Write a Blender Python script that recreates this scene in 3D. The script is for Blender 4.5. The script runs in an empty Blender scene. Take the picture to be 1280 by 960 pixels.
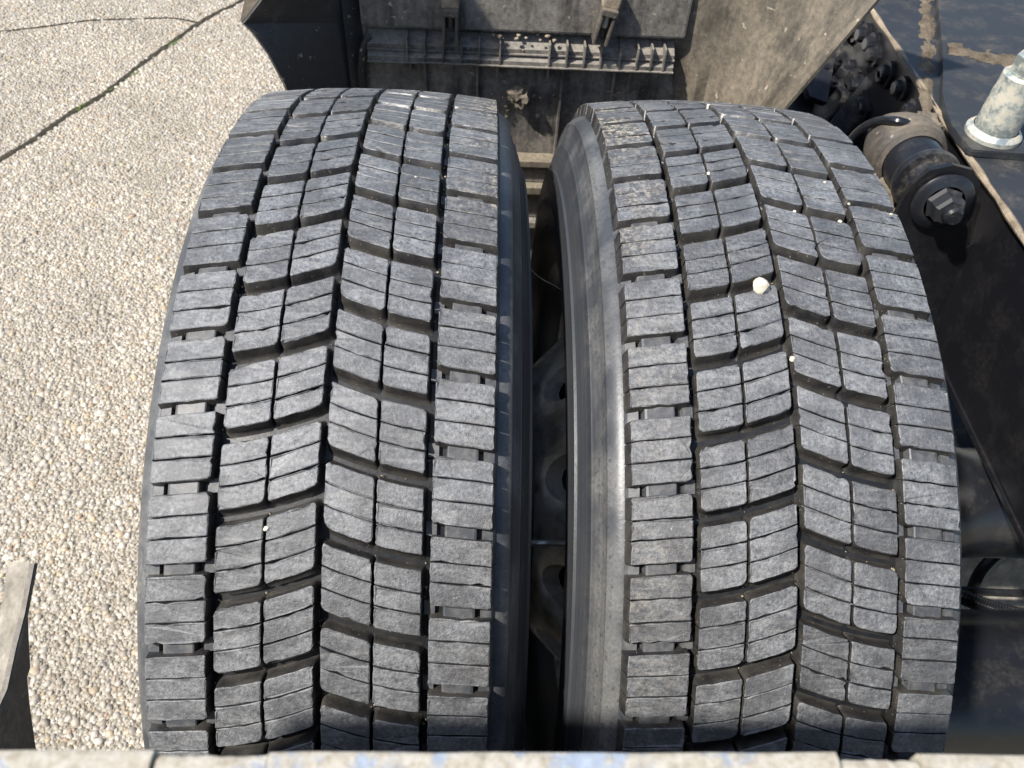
import bpy, bmesh, math, random
import numpy as np
from mathutils import Vector, Matrix, noise as mnoise

random.seed(7); rng = np.random.default_rng(7)
S = bpy.context.scene
COL = S.collection
PI = math.pi
GZ = -0.506                                   # ground level, the axle is the origin

# ------------------------------------------------------------------ camera
CP, CY, CR, CF = 0.85659, 0.06444, 0.07248, 1009.32
CAM = Vector((-0.06433, -0.59893, 0.91881))
fw = Vector((math.sin(CY)*math.cos(CP), math.cos(CY)*math.cos(CP), -math.sin(CP)))
r0 = Vector((math.cos(CY), -math.sin(CY), 0)); u0 = r0.cross(fw)
rt = math.cos(CR)*r0 + math.sin(CR)*u0
up = -math.sin(CR)*r0 + math.cos(CR)*u0
cd = bpy.data.cameras.new('camera'); cam = bpy.data.objects.new('camera', cd); COL.objects.link(cam)
M = Matrix((rt, up, -fw)).transposed().to_4x4(); M.translation = CAM
cam.matrix_world = M
cd.sensor_width = 36; cd.lens = CF*36/1280; cd.clip_start = 0.01; cd.clip_end = 200
cd.dof.use_dof = True; cd.dof.focus_distance = 0.68; cd.dof.aperture_fstop = 18
S.camera = cam

# ------------------------------------------------------------------ light
SUN = Vector((-0.54, -0.285, 0.80)).normalized()
EL = math.asin(SUN.z); AZ = math.atan2(SUN.x, SUN.y)
w = bpy.data.worlds.new('World'); S.world = w; w.use_nodes = True
nt = w.node_tree
sky = nt.nodes.new('ShaderNodeTexSky'); sky.sky_type = 'NISHITA'; sky.sun_disc = False
sky.sun_elevation = EL; sky.sun_rotation = AZ % (2*PI)
bg = nt.nodes['Background']; bg.inputs[1].default_value = 0.105
nt.links.new(sky.outputs[0], bg.inputs[0])
sl = bpy.data.lights.new('sun', 'SUN'); sl.energy = 4.6; sl.angle = math.radians(2.0); sl.color = (1, .955, .885)
so = bpy.data.objects.new('sun', sl); COL.objects.link(so)
so.rotation_euler = SUN.to_track_quat('Z', 'Y').to_euler()
S.view_settings.view_transform = 'Standard'; S.view_settings.look = 'None'
S.view_settings.exposure = 0.78; S.view_settings.gamma = 1.0

# ------------------------------------------------------------------ helpers
def ray(u, v): return fw + rt*((u-640)/CF) - up*((v-480)/CF)
def pY(u, v, Y): d = ray(u, v); return CAM + d*((Y-CAM.y)/d.y)
def pZ(u, v, Z): d = ray(u, v); return CAM + d*((Z-CAM.z)/d.z)
def pX(u, v, X): d = ray(u, v); return CAM + d*((X-CAM.x)/d.x)
def pD(u, v, D): return CAM + ray(u, v)*D
def pCyl(u, v, R):
    d = ray(u, v); a = d.y**2+d.z**2; b = CAM.y*d.y+CAM.z*d.z; c = CAM.y**2+CAM.z**2-R*R
    return CAM + d*((-b-math.sqrt(max(0, b*b-a*c)))/a)

def link(name, me, parent=None, mats=()):
    o = bpy.data.objects.new(name, me); COL.objects.link(o)
    for m in mats: me.materials.append(m)
    if parent is not None: o.parent = parent
    return o
def bm_obj(name, bm, mat, parent=None, smooth=False, recalc=True):
    if recalc: bmesh.ops.recalc_face_normals(bm, faces=bm.faces)
    me = bpy.data.meshes.new(name); bm.to_mesh(me); bm.free()
    if smooth:
        me.polygons.foreach_set('use_smooth', [True]*len(me.polygons))
        try: me.set_sharp_from_angle(angle=math.radians(35))
        except Exception: pass
    return link(name, me, parent, mat if isinstance(mat, (list, tuple)) else (mat,))
def empty(name, loc=(0, 0, 0)):
    o = bpy.data.objects.new(name, None); COL.objects.link(o); o.location = loc; o.empty_display_size = .05
    return o
def tag(o, label=None, cat=None, group=None, kind=None):
    if label: o['label'] = label
    if cat: o['category'] = cat
    if group: o['group'] = group
    if kind: o['kind'] = kind
    return o
def lathe(bm, prof, o, ax, seg=32, closed=False, ang0=0, ang1=2*PI):
    """prof: (t along axis, radius)."""
    ax = Vector(ax).normalized(); o = Vector(o)
    e1 = ax.orthogonal().normalized(); e2 = ax.cross(e1)
    full = abs(ang1-ang0-2*PI) < 1e-6
    n = seg if full else seg+1
    rings = []
    for t, r in prof:
        rings.append([bm.verts.new(o+ax*t+(e1*math.cos(ang0+(ang1-ang0)*i/seg)+e2*math.sin(ang0+(ang1-ang0)*i/seg))*max(r, 1e-5)) for i in range(n)])
    P = list(zip(rings, rings[1:])) + ([(rings[-1], rings[0])] if closed else [])
    for a, b in P:
        for i in range(seg):
            j = (i+1) % n
            bm.faces.new((a[i], a[j], b[j], b[i]))
    return rings
def prism(bm, pts, d):
    """closed solid: polygon pts (3-D) swept by vector d."""
    d = Vector(d)
    a = [bm.verts.new(Vector(p)) for p in pts]; b = [bm.verts.new(Vector(p)+d) for p in pts]
    bm.faces.new(a); bm.faces.new(b[::-1])
    for i in range(len(a)):
        j = (i+1) % len(a); bm.faces.new((a[i], b[i], b[j], a[j]))
def box(bm, lo, hi, bev=0.0):
    lo, hi = Vector(lo), Vector(hi)
    r = bmesh.ops.create_cube(bm, size=1)
    for v in r['verts']:
        v.co = Vector(((lo.x+hi.x)/2+v.co.x*(hi.x-lo.x), (lo.y+hi.y)/2+v.co.y*(hi.y-lo.y), (lo.z+hi.z)/2+v.co.z*(hi.z-lo.z)))
    if bev:
        es = list({e for v in r['verts'] for e in v.link_edges})
        bmesh.ops.bevel(bm, geom=es, offset=bev, segments=2, affect='EDGES', profile=.6)
def tube(bm, pts, r, seg=10, wave=None):
    pts = [Vector(p) for p in pts]; rings = []
    prev = None
    for i, p in enumerate(pts):
        t = (pts[min(i+1, len(pts)-1)]-pts[max(i-1, 0)]).normalized()
        e1 = (prev-t*prev.dot(t)).normalized() if prev is not None else t.orthogonal().normalized()
        prev = e1; e2 = t.cross(e1)
        rr = r if wave is None else r*wave(i)
        rings.append([bm.verts.new(p+(e1*math.cos(2*PI*k/seg)+e2*math.sin(2*PI*k/seg))*rr) for k in range(seg)])
    for a, b in zip(rings, rings[1:]):
        for k in range(seg): bm.faces.new((a[k], a[(k+1) % seg], b[(k+1) % seg], b[k]))
    bm.faces.new(rings[0][::-1]); bm.faces.new(rings[-1])
def spline(ctrl, n=10):
    c = [Vector(p) for p in ctrl]; c = [2*c[0]-c[1]]+c+[2*c[-1]-c[-2]]; out = []
    for i in range(1, len(c)-2):
        p0, p1, p2, p3 = c[i-1:i+3]
        for k in range(n):
            t = k/n
            out.append(.5*((2*p1)+(p2-p0)*t+(2*p0-5*p1+4*p2-p3)*t*t+(3*p1-p0-3*p2+p3)*t**3))
    out.append(c[-2]); return out
def boolean_cut(o, cutters):
    bm = bmesh.new()
    for f in cutters: f(bm)
    bmesh.ops.recalc_face_normals(bm, faces=bm.faces)
    me = bpy.data.meshes.new('cut'); bm.to_mesh(me); bm.free()
    c = bpy.data.objects.new('cut', me); COL.objects.link(c)
    md = o.modifiers.new('b', 'BOOLEAN'); md.operation = 'DIFFERENCE'; md.object = c; md.solver = 'EXACT'
    dg = bpy.context.evaluated_depsgraph_get()
    nm = bpy.data.meshes.new_from_object(o.evaluated_get(dg))
    o.modifiers.clear(); old = o.data; o.data = nm; nm.name = old.name; bpy.data.meshes.remove(old)
    bpy.data.objects.remove(c); bpy.data.meshes.remove(me)

# ------------------------------------------------------------------ materials
class NG:
    def __init__(s, name):
        s.m = bpy.data.materials.new(name); s.m.use_nodes = True; s.t = s.m.node_tree
        s.b = s.t.nodes['Principled BSDF']; s.pos = s.t.nodes.new('ShaderNodeNewGeometry')
    def val(s, sock, v):
        if isinstance(v, bpy.types.NodeSocket): s.t.links.new(v, sock)
        else: sock.default_value = v
    def noise(s, scale, detail=4, rough=.6, vec=None, stretch=None, off=0):
        n = s.t.nodes.new('ShaderNodeTexNoise'); n.inputs['Scale'].default_value = scale
        n.inputs['Detail'].default_value = detail; n.inputs['Roughness'].default_value = rough
        mp = s.t.nodes.new('ShaderNodeMapping'); mp.inputs['Location'].default_value = (off, off*1.7, -off)
        if stretch: mp.inputs['Scale'].default_value = stretch
        s.t.links.new(vec or s.pos.outputs['Position'], mp.inputs[0]); s.t.links.new(mp.outputs[0], n.inputs[0])
        return n.outputs[0]
    def voro(s, scale, feat='F1', out='Distance', rand=1.0):
        n = s.t.nodes.new('ShaderNodeTexVoronoi'); n.feature = feat; n.inputs['Scale'].default_value = scale
        n.inputs['Randomness'].default_value = rand
        s.t.links.new(s.pos.outputs['Position'], n.inputs[0]); return n.outputs[out]
    def ramp(s, f, stops, interp='LINEAR'):
        n = s.t.nodes.new('ShaderNodeValToRGB'); n.color_ramp.interpolation = interp
        e = n.color_ramp.elements
        while len(e) < len(stops): e.new(.5)
        for q, (p, c) in zip(e, stops):
            q.position = p; q.color = (c, c, c, 1) if isinstance(c, (int, float)) else (*c, 1)
        s.t.links.new(f, n.inputs[0]); return n.outputs[0]
    def mix(s, f, a, b, mode='MIX'):
        n = s.t.nodes.new('ShaderNodeMix'); n.data_type = 'RGBA'; n.blend_type = mode
        s.val(n.inputs[0], f)
        for k, v in ((6, a), (7, b)):
            s.val(n.inputs[k], v if isinstance(v, bpy.types.NodeSocket) else ((*v, 1) if len(v) == 3 else v))
        return n.outputs[2]
    def math(s, op, a, b=0.0, c=None):
        n = s.t.nodes.new('ShaderNodeMath'); n.operation = op; s.val(n.inputs[0], a); s.val(n.inputs[1], b)
        if c is not None: s.val(n.inputs[2], c)
        return n.outputs[0]
    def sep(s, v):
        n = s.t.nodes.new('ShaderNodeSeparateXYZ'); s.t.links.new(v, n.inputs[0]); return n.outputs
    def bump(s, h, strength=.5, dist=.001):
        n = s.t.nodes.new('ShaderNodeBump'); n.inputs['Strength'].default_value = strength
        n.inputs['Distance'].default_value = dist
        prev = s.b.inputs['Normal'].links
        if prev: s.t.links.new(prev[0].from_socket, n.inputs['Normal'])
        s.t.links.new(h, n.inputs['Height']); s.t.links.new(n.outputs[0], s.b.inputs['Normal'])
    def fin(s, col=None, rough=None, metal=None, spec=None):
        for k, v in (('Base Color', col), ('Roughness', rough), ('Metallic', metal), ('Specular IOR Level', spec)):
            if v is not None:
                if k == 'Base Color' and not isinstance(v, bpy.types.NodeSocket): v = (*v, 1)
                s.val(s.b.inputs[k], v)
        return s.m

def mat_tread():
    g = NG('worn_tread_rubber')
    gr = g.ramp(g.noise(340, 5, .75), [(.31, (.030, .031, .034)), (.44, (.096, .099, .105)), (.57, (.148, .152, .159)), (.73, (.26, .263, .268))])
    gr2 = g.ramp(g.noise(70, 5, .65, off=3), [(.3, .62), (.5, 1.0), (.72, 1.3)])
    c = g.mix(1.0, gr, gr2, 'MULTIPLY')
    oi = g.t.nodes.new('ShaderNodeObjectInfo')                    # no two blocks are worn alike
    c = g.mix(1.0, c, g.ramp(oi.outputs['Random'], [(0.0, .70), (1.0, 1.22)]), 'MULTIPLY')
    scf = g.ramp(g.noise(90, 4, .7, stretch=(.35, 2.2, 2.2), off=14), [(.50, 0.0), (.64, .42)])
    c = g.mix(scf, c, (.25, .247, .24))
    smu = g.ramp(g.noise(26, 4, .6, off=17), [(.46, 0.0), (.62, .62)])
    c = g.mix(smu, c, (.056, .057, .061))
    # road film and grit left in speckled patches on the facing shoulders
    x, y, z = g.sep(g.pos.outputs['Position'])
    sh = g.ramp(g.math('MULTIPLY', g.math('ABSOLUTE', g.math('SUBTRACT', x, .012)), 5), [(.22, 1.0), (.55, .12)])
    far = g.ramp(g.math('ADD', g.math('MULTIPLY', y, 1.6), .5), [(.32, .22), (.62, 1.0)])
    dirt = g.ramp(g.noise(16, 4, .65, off=5), [(.40, 0.0), (.56, .9)])
    dirt = g.math('MULTIPLY', g.math('MULTIPLY', dirt, sh), far)
    pat = g.ramp(g.noise(210, 4, .75, off=8), [(.41, (.014, .013, .012)), (.48, (.055, .048, .040)), (.53, (.22, .19, .145)), (.62, (.50, .43, .33))])
    c = g.mix(dirt, c, pat)
    flk = g.ramp(g.noise(420, 2, .6, off=2), [(.71, 0.0), (.77, .6)])
    c = g.mix(flk, c, (.46, .455, .44))
    g.b.inputs['Coat Weight'].default_value = .22; g.b.inputs['Coat Roughness'].default_value = .46
    g.bump(g.noise(420, 5, .75, off=1), .9, .0010)
    g.bump(g.noise(140, 3, .6, off=4), .5, .0010)
    return g.fin(c, g.ramp(g.noise(160, 3, off=6), [(.3, .38), (.7, .55)]), spec=.6)
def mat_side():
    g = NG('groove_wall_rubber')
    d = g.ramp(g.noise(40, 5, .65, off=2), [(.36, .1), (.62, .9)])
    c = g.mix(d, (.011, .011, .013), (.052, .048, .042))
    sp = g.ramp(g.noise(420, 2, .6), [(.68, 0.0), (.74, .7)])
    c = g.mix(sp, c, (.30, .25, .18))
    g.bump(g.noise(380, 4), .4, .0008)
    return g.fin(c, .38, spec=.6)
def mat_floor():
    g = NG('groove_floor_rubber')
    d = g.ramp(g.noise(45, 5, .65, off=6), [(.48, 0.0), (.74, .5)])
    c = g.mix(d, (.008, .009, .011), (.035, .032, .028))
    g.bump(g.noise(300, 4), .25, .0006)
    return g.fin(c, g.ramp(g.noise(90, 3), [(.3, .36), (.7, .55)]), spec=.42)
def mat_sidewall():
    g = NG('sidewall_rubber')
    x, y, z = g.sep(g.pos.outputs['Position'])
    rad = g.math('SQRT', g.math('ADD', g.math('MULTIPLY', y, y), g.math('MULTIPLY', z, z)))
    n = g.noise(22, 5, .7)
    band = g.math('ADD', g.math('SUBTRACT', rad, .432), g.math('MULTIPLY', g.math('SUBTRACT', n, .5), .06))
    dust = g.ramp(g.math('MULTIPLY', band, 16), [(.0, .10), (.2, .25), (.5, .95), (.8, .9), (1.0, .3)])
    spots = g.ramp(g.noise(190, 2, .5, off=3), [(.60, 1.0), (.70, .35)])
    blot = g.ramp(g.noise(14, 4, .6, off=9), [(.40, .12), (.6, 1.0)])
    dust = g.math('MULTIPLY', g.math('MULTIPLY', dust, spots), blot)
    wave = g.math('SINE', g.math('MULTIPLY', rad, 900))
    fine = g.ramp(g.noise(400, 4, .7, off=7), [(.3, (.085, .085, .083)), (.7, (.165, .162, .156))])
    c = g.mix(dust, (.034, .037, .043), fine)
    g.bump(wave, .12, .0008); g.bump(g.noise(240, 4), .3, .0008)
    return g.fin(c, .43, spec=.6)
def mat_plastic(name, dustc=(.24, .20, .155), amt=.55, base=(.032, .031, .030)):
    g = NG(name)
    a = g.noise(11, 6, .7); b = g.noise(20, 5, .7, stretch=(2.2, 2.2, .35), off=4)
    m = g.ramp(g.math('ADD', g.math('MULTIPLY', a, .55), g.math('MULTIPLY', b, .45)), [(.40, .12), (.52, amt), (.64, min(1, amt+.35))])
    f = g.ramp(g.noise(130, 5, .75, off=9), [(.3, .35), (.6, 1.0)])
    m = g.math('MULTIPLY', m, f)
    nz = g.sep(g.pos.outputs['Normal'])[2]
    m = g.math('MAXIMUM', m, g.math('MULTIPLY', g.ramp(nz, [(.45, 0.0), (.8, .9)]), f))   # dust lies on ledges
    c = g.mix(m, base, dustc)
    sp = g.ramp(g.noise(85, 3, .6, off=12), [(.66, 0.0), (.74, .8)])
    c = g.mix(sp, c, (.42, .36, .28))
    g.bump(g.noise(160, 5, .7), .35, .0015)
    return g.fin(c, g.ramp(m, [(.1, .42), (.6, .85)]), spec=.4)
def mat_mud(name, c1, c2):
    g = NG(name)
    c = g.ramp(g.noise(40, 6, .7), [(.3, c1), (.55, c2), (.75, tuple(min(1, q*1.5) for q in c2))])
    g.bump(g.noise(60, 6, .7), .8, .004)
    return g.fin(c, .9, spec=.2)
def mat_black(name, rough=.28, dust=.25, base=(.012, .013, .016), dcol=(.16, .14, .11)):
    g = NG(name)
    m = g.ramp(g.noise(24, 6, .7), [(.48, 0.0), (.7, dust)])
    f = g.ramp(g.noise(190, 4, .7, off=2), [(.35, .1), (.65, 1.0)])
    m = g.math('MULTIPLY', m, f)
    c = g.mix(m, base, dcol)
    r = g.math('ADD', rough, g.math('MULTIPLY', m, .6))
    g.bump(g.noise(110, 3), .12, .0008)
    return g.fin(c, r, spec=.5)
def mat_zinc():
    g = NG('zinc_plated_steel')
    m = g.ramp(g.noise(60, 5, .7), [(.42, 0.0), (.62, .85)])
    c = g.mix(m, (.50, .54, .50), (.44, .37, .27))
    g.bump(g.noise(200, 4), .3, .0006)
    return g.fin(c, g.ramp(m, [(.0, .30), (.8, .7)]), metal=g.ramp(m, [(.0, .75), (.8, .1)]))
def mat_wheel():
    g = NG('wheel_paint')
    m = g.ramp(g.noise(30, 5, .7), [(.42, 0.0), (.65, .8)])
    return g.fin(g.mix(m, (.52, .50, .46), (.16, .14, .11)), .5)
def mat_bar():
    g = NG('chipped_blue_paint')
    x = g.sep(g.pos.outputs['Position'])[0]
    m = g.ramp(g.math('ADD', g.noise(75, 7, .72), g.math('MULTIPLY', g.math('SUBTRACT', g.noise(11, 3, off=3), .5), .5)), [(.40, 0.0), (.49, 1.0)])
    blue = g.ramp(g.noise(220, 4), [(.3, (.20, .25, .33)), (.7, (.38, .42, .48))])
    cream = g.ramp(g.noise(320, 5, .7, off=5), [(.28, (.25, .205, .145)), (.5, (.40, .36, .29)), (.72, (.52, .49, .43))])
    c = g.mix(m, blue, cream)
    rs = g.ramp(g.noise(120, 5, .7, off=11), [(.66, 0.0), (.75, .8)])
    c = g.mix(rs, c, (.20, .13, .08))
    g.bump(m, .5, .0004); g.bump(g.noise(500, 4), .35, .0004)
    return g.fin(c, .62)
def mat_rim_dust(): return mat_mud('dusty_plate', (.13, .115, .095), (.27, .245, .205))
def mat_concrete():
    g = NG('exposed_aggregate_concrete')
    c = g.ramp(g.voro(125, out='Color'), [(.1, (.24, .205, .155)), (.5, (.36, .32, .255)), (.9, (.47, .425, .355))])
    f = g.ramp(g.noise(330, 4, .7), [(.3, .65), (.7, 1.1)])
    c = g.mix(1.0, c, f, 'MULTIPLY')
    d = g.voro(125); g.bump(d, 1.0, -.006); g.bump(g.noise(400, 4), .5, .002)
    return g.fin(c, .85, spec=.3)
def mat_stone():
    g = NG('pebble_stone')
    a = g.t.nodes.new('ShaderNodeVertexColor'); a.layer_name = 'stone_colour'
    f = g.ramp(g.noise(420, 4, .65), [(.3, .78), (.7, 1.15)])
    c = g.mix(1.0, a.outputs[0], f, 'MULTIPLY')
    c = g.mix(1.0, c, g.ramp(g.noise(4.5, 5, .65, off=3), [(.36, (.80, .79, .77)), (.5, (.96, .95, .94)), (.66, (1.08, 1.06, 1.02))]), 'MULTIPLY')
    g.bump(g.noise(500, 3), .4, .0008)
    return g.fin(c, .55, spec=.45)
def plain(name, c, r=.7, metal=0.0):
    return NG(name).fin(c, r, metal)

T_TOP, T_SIDE, T_FLOOR, T_WALL = mat_tread(), mat_side(), mat_floor(), mat_sidewall()
def mat_tie():
    g = NG('tie_bar_rubber')
    d = g.ramp(g.noise(120, 4, .6), [(.4, 0.0), (.65, .7)])
    g.bump(g.noise(420, 4), .3, .0006)
    return g.fin(g.mix(d, (.050, .053, .060), (.13, .127, .122)), .50, spec=.5)
T_TIE = mat_tie(); GRIT = mat_mud('grit', (.14, .115, .08), (.36, .30, .22))
T_SIPE = plain('fresh_rubber_sipe_shade', (.008, .008, .009), .8)  # unweathered black that also puts shade into the sunlit sipe walls
PLAST = mat_plastic('dusty_black_plastic', dustc=(.26, .235, .20), amt=.70); PLAST_D = mat_plastic('dusty_plastic_skirt_shade', amt=.10, dustc=(.16, .15, .14))  # skirt copy darkened: its shade, turned from the sun, put into the colour
PLAST_B = mat_plastic('sand_caked_plastic', amt=.62, dustc=(.235, .195, .142), base=(.044, .040, .034))
MUD = mat_mud('dried_mud', (.13, .105, .075), (.27, .22, .16)); MUD_D = mat_mud('grey_mud', (.07, .06, .048), (.17, .145, .112))
BLACK = mat_black('black_chassis_paint'); BLACK_D = mat_black('dusty_chassis_paint', .3, .75)
BLUEBLACK = mat_black('glossy_black_plate', .50, .45, (.022, .024, .027)); NUTM = mat_black('black_nut', .62, .5)
WEBM = mat_black('black_frame_paint', .4, .10, (.006, .006, .008))
RUBDUST = mat_plastic('dusty_rubber', amt=.38, dustc=(.17, .14, .105))
ZINC, WHEEL, BAR, PLATE = mat_zinc(), mat_wheel(), mat_bar(), mat_rim_dust()
CONC, STONE = mat_concrete(), mat_stone()
SOIL = mat_mud('joint_soil', (.012, .011, .008), (.045, .038, .027))
MOSS = plain('moss', (.10, .16, .03), .9)

# ------------------------------------------------------------------ ground
bm = bmesh.new()
vs = [bm.verts.new(p) for p in ((-12, -12, GZ), (12, -12, GZ), (12, 12, GZ), (-12, 12, GZ))]; bm.faces.new(vs)
tag(bm_obj('pavement', bm, CONC), kind='structure')

def gpt(u, v): p = pZ(u, v, GZ); return (p.x, p.y)
crackA = [gpt(*q) for q in ((-260, 372), (-120, 278), (0, 200), (42, 175), (86, 143), (130, 118), (172, 84), (205, 60), (248, 30), (275, 14), (300, 2), (360, -40), (430, -85))]
crackB = [gpt(*q) for q in ((-60, 50), (0, 40), (60, 33), (110, 26), (165, 24), (215, 23), (250, 29))]
def dist_poly(P, poly):
    d = np.full(len(P), 9.0)
    for a, b in zip(poly, poly[1:]):
        a = np.array(a); b = np.array(b); ab = b-a
        t = np.clip(((P-a)@ab)/(ab@ab), 0, 1)
        d = np.minimum(d, np.hypot(*(P-(a+t[:, None]*ab)).T))
    return d
sp = 0.0082
gx, gy = np.meshgrid(np.arange(-2.25, -0.30, sp), np.arange(-0.75, 2.95, sp*.866))
gx = gx + (np.arange(gx.shape[0]) % 2)[:, None]*sp/2
P = np.stack([gx.ravel(), gy.ravel()], 1) + rng.normal(0, sp*.27, (gx.size, 2))
# keep what the photograph (and a step aside) can see
P = P[(P[:, 1] < 2.9) & (P[:, 0] < -0.30) & (P[:, 0] > -1.25-.42*np.clip(P[:, 1]+.2, 0, 9))]
jit = rng.normal(0, .0028, len(P))
dA, dB = dist_poly(P, crackA), dist_poly(P, crackB)
P = P[(dA+jit > .013) & (dB+jit*.6 > .0055)]
n = len(P)
rad = np.clip(rng.lognormal(math.log(.0041), .38, n), .0018, .0098)
asp = rng.uniform(.65, 1.0, n); rot = rng.uniform(0, PI, n); hgt = rad*rng.uniform(.28, .62, n)
K = 6
ang = np.arange(K)/K*2*PI
def ring(s, z, tw):
    rr = rad[:, None]*s*rng.uniform(.86, 1.14, (n, K))
    lx = rr*np.cos(ang+tw); ly = rr*np.sin(ang+tw)*asp[:, None]
    c, s_ = np.cos(rot)[:, None], np.sin(rot)[:, None]
    return np.stack([P[:, :1]+lx*c-ly*s_, P[:, 1:]+lx*s_+ly*c, GZ+z*hgt[:, None]*rng.uniform(.9, 1.1, (n, K))], -1)
base = ring(1.0, -.15, 0); mid = ring(.80, .68, 0)
topv = np.stack([P[:, 0]+rng.normal(0, .0008, n), P[:, 1]+rng.normal(0, .0008, n), GZ+hgt], -1)[:, None]
V = np.concatenate([base, mid, topv], 1)                                   # 13 verts a stone
fq = []
for i in range(K):
    j = (i+1) % K; fq += [(i, j, K+j), (i, K+j, K+i), (K+i, K+j, 2*K)]
F = (np.array(fq)[None]+(np.arange(n)*13)[:, None, None]).reshape(-1, 3)
me = bpy.data.meshes.new('exposed_aggregate')
me.vertices.add(n*13); me.vertices.foreach_set('co', V.ravel())
me.loops.add(F.size); me.loops.foreach_set('vertex_index', F.ravel())
me.polygons.add(len(F)); me.polygons.foreach_set('loop_start', np.arange(0, F.size, 3)); me.polygons.foreach_set('use_smooth', np.ones(len(F), bool))
me.update()
pal = np.array([(.60, .575, .53), (.52, .48, .42), (.40, .36, .30), (.30, .265, .22), (.46, .36, .24), (.36, .24, .15), (.26, .245, .24), (.68, .66, .62), (.42, .41, .40), (.50, .40, .22)])
ci = rng.choice(len(pal), n, p=[.20, .20, .17, .09, .07, .025, .07, .075, .08, .02])
cc = np.clip((.38*np.array([.46, .43, .38])+.62*pal[ci])*np.array([.82, .785, .73])*rng.uniform(.85, 1.15, (n, 1)), 0, .8)
ca = me.color_attributes.new('stone_colour', 'FLOAT_COLOR', 'POINT')
ca.data.foreach_set('color', np.repeat(np.concatenate([cc, np.ones((n, 1))], 1), 13, 0).ravel())
tag(link('exposed_aggregate', me, None, (STONE,)), 'pale pebbles set in the washed concrete beside the tyres', 'gravel', kind='stuff')

def strip(name, poly, wid, zz):
    pts = spline([Vector((*p, 0)) for p in poly], 14); bm = bmesh.new(); prev = None
    for i, p in enumerate(pts):
        t = (pts[min(i+1, len(pts)-1)]-pts[max(i-1, 0)]).normalized(); nn = Vector((-t.y, t.x, 0))
        ww = wid*random.uniform(.6, 1.35)
        q = [bm.verts.new((p.x+nn.x*s*ww, p.y+nn.y*s*ww, GZ+zz+(.0006 if s == 0 else 0))) for s in (-1, 0, 1)]
        if prev:
            for k in (0, 1): bm.faces.new((prev[k], prev[k+1], q[k+1], q[k]))
        prev = q
    return bm_obj(name, bm, SOIL)
jo = tag(strip('pavement_joint', crackA, .0105, .0014), kind='structure')
tag(strip('pavement_crack', crackB, .0055, .0012), kind='structure')
for (u, v, num) in ((217, 55, 40), (165, 95, 28), (140, 113, 14), (100, 136, 46)):
    c = pZ(u, v, GZ); bm = bmesh.new()
    dr = (pZ(u+12, v-8, GZ)-pZ(u-12, v+8, GZ)).normalized()
    for k in range(num):
        p = c+dr*random.gauss(0, .016)+Vector((random.gauss(0, .003), random.gauss(0, .003), 0))
        a = random.uniform(0, 2*PI); l = random.uniform(.004, .009); d = Vector((math.cos(a), math.sin(a), .9))*l; s = Vector((-math.sin(a), math.cos(a), 0))*.0016
        q = [bm.verts.new(x) for x in (p+Vector((0, 0, .001)), p+d*.6+s, p+d, p+d*.6-s)]; bm.faces.new(q)
    bm_obj('moss_tuft', bm, MOSS, jo)

# ------------------------------------------------------------------ tyres
R, DR, HW, NP, H = 0.50677, 0.00737, 0.12385, 54, 0.0132
PA = 2*PI/NP; PL = R*PA
def crown(u): return R-DR*(abs(u)/HW)**2.2
def tmap(u, v, h):
    r = crown(max(-.128, min(.128, u)))+h; t = v/R
    return Vector((u, -r*math.sin(t), r*math.cos(t)))
COLS = {'inner': (.0027, .0377), 'mid': (.0400, .0734), 'shoulder': (.0795, .12385)}
LB = 0.805*PL; LBS = 0.842*PL
def start(kind, a):
    if kind == 'shoulder':
        return -.1685*PL + .10*(a-.1015) + .35*(a-.1015)**2
    return .42*a-.14*a*a/.0734-.0077
def rrect(a0, a1, v0, v1, rad, nseg=6):
    """rounded rectangle in (a, v); rad = radii at (a0,v0),(a1,v0),(a1,v1),(a0,v1)"""
    out = []
    for (cx, cy, sx, sy, a_), r in zip(((a0, v0, 1, 1, PI), (a1, v0, -1, 1, 1.5*PI), (a1, v1, -1, -1, 0), (a0, v1, 1, -1, .5*PI)), rad):
        for k in range(4):
            t = a_+k/3*PI/2
            out.append((cx+sx*r+r*math.cos(t), cy+sy*r+r*math.sin(t)))
    # subdivide the two long lateral edges so they can follow the curve
    def sub(p, q): return [(p[0]+(q[0]-p[0])*k/nseg, p[1]+(q[1]-p[1])*k/nseg) for k in range(1, nseg)]
    return out[0:4]+sub(out[3], out[4])+out[4:8]+sub(out[7], out[8])[::2]+out[8:12]+sub(out[11], out[12])+out[12:16]+sub(out[15], out[0])[::2]
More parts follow.
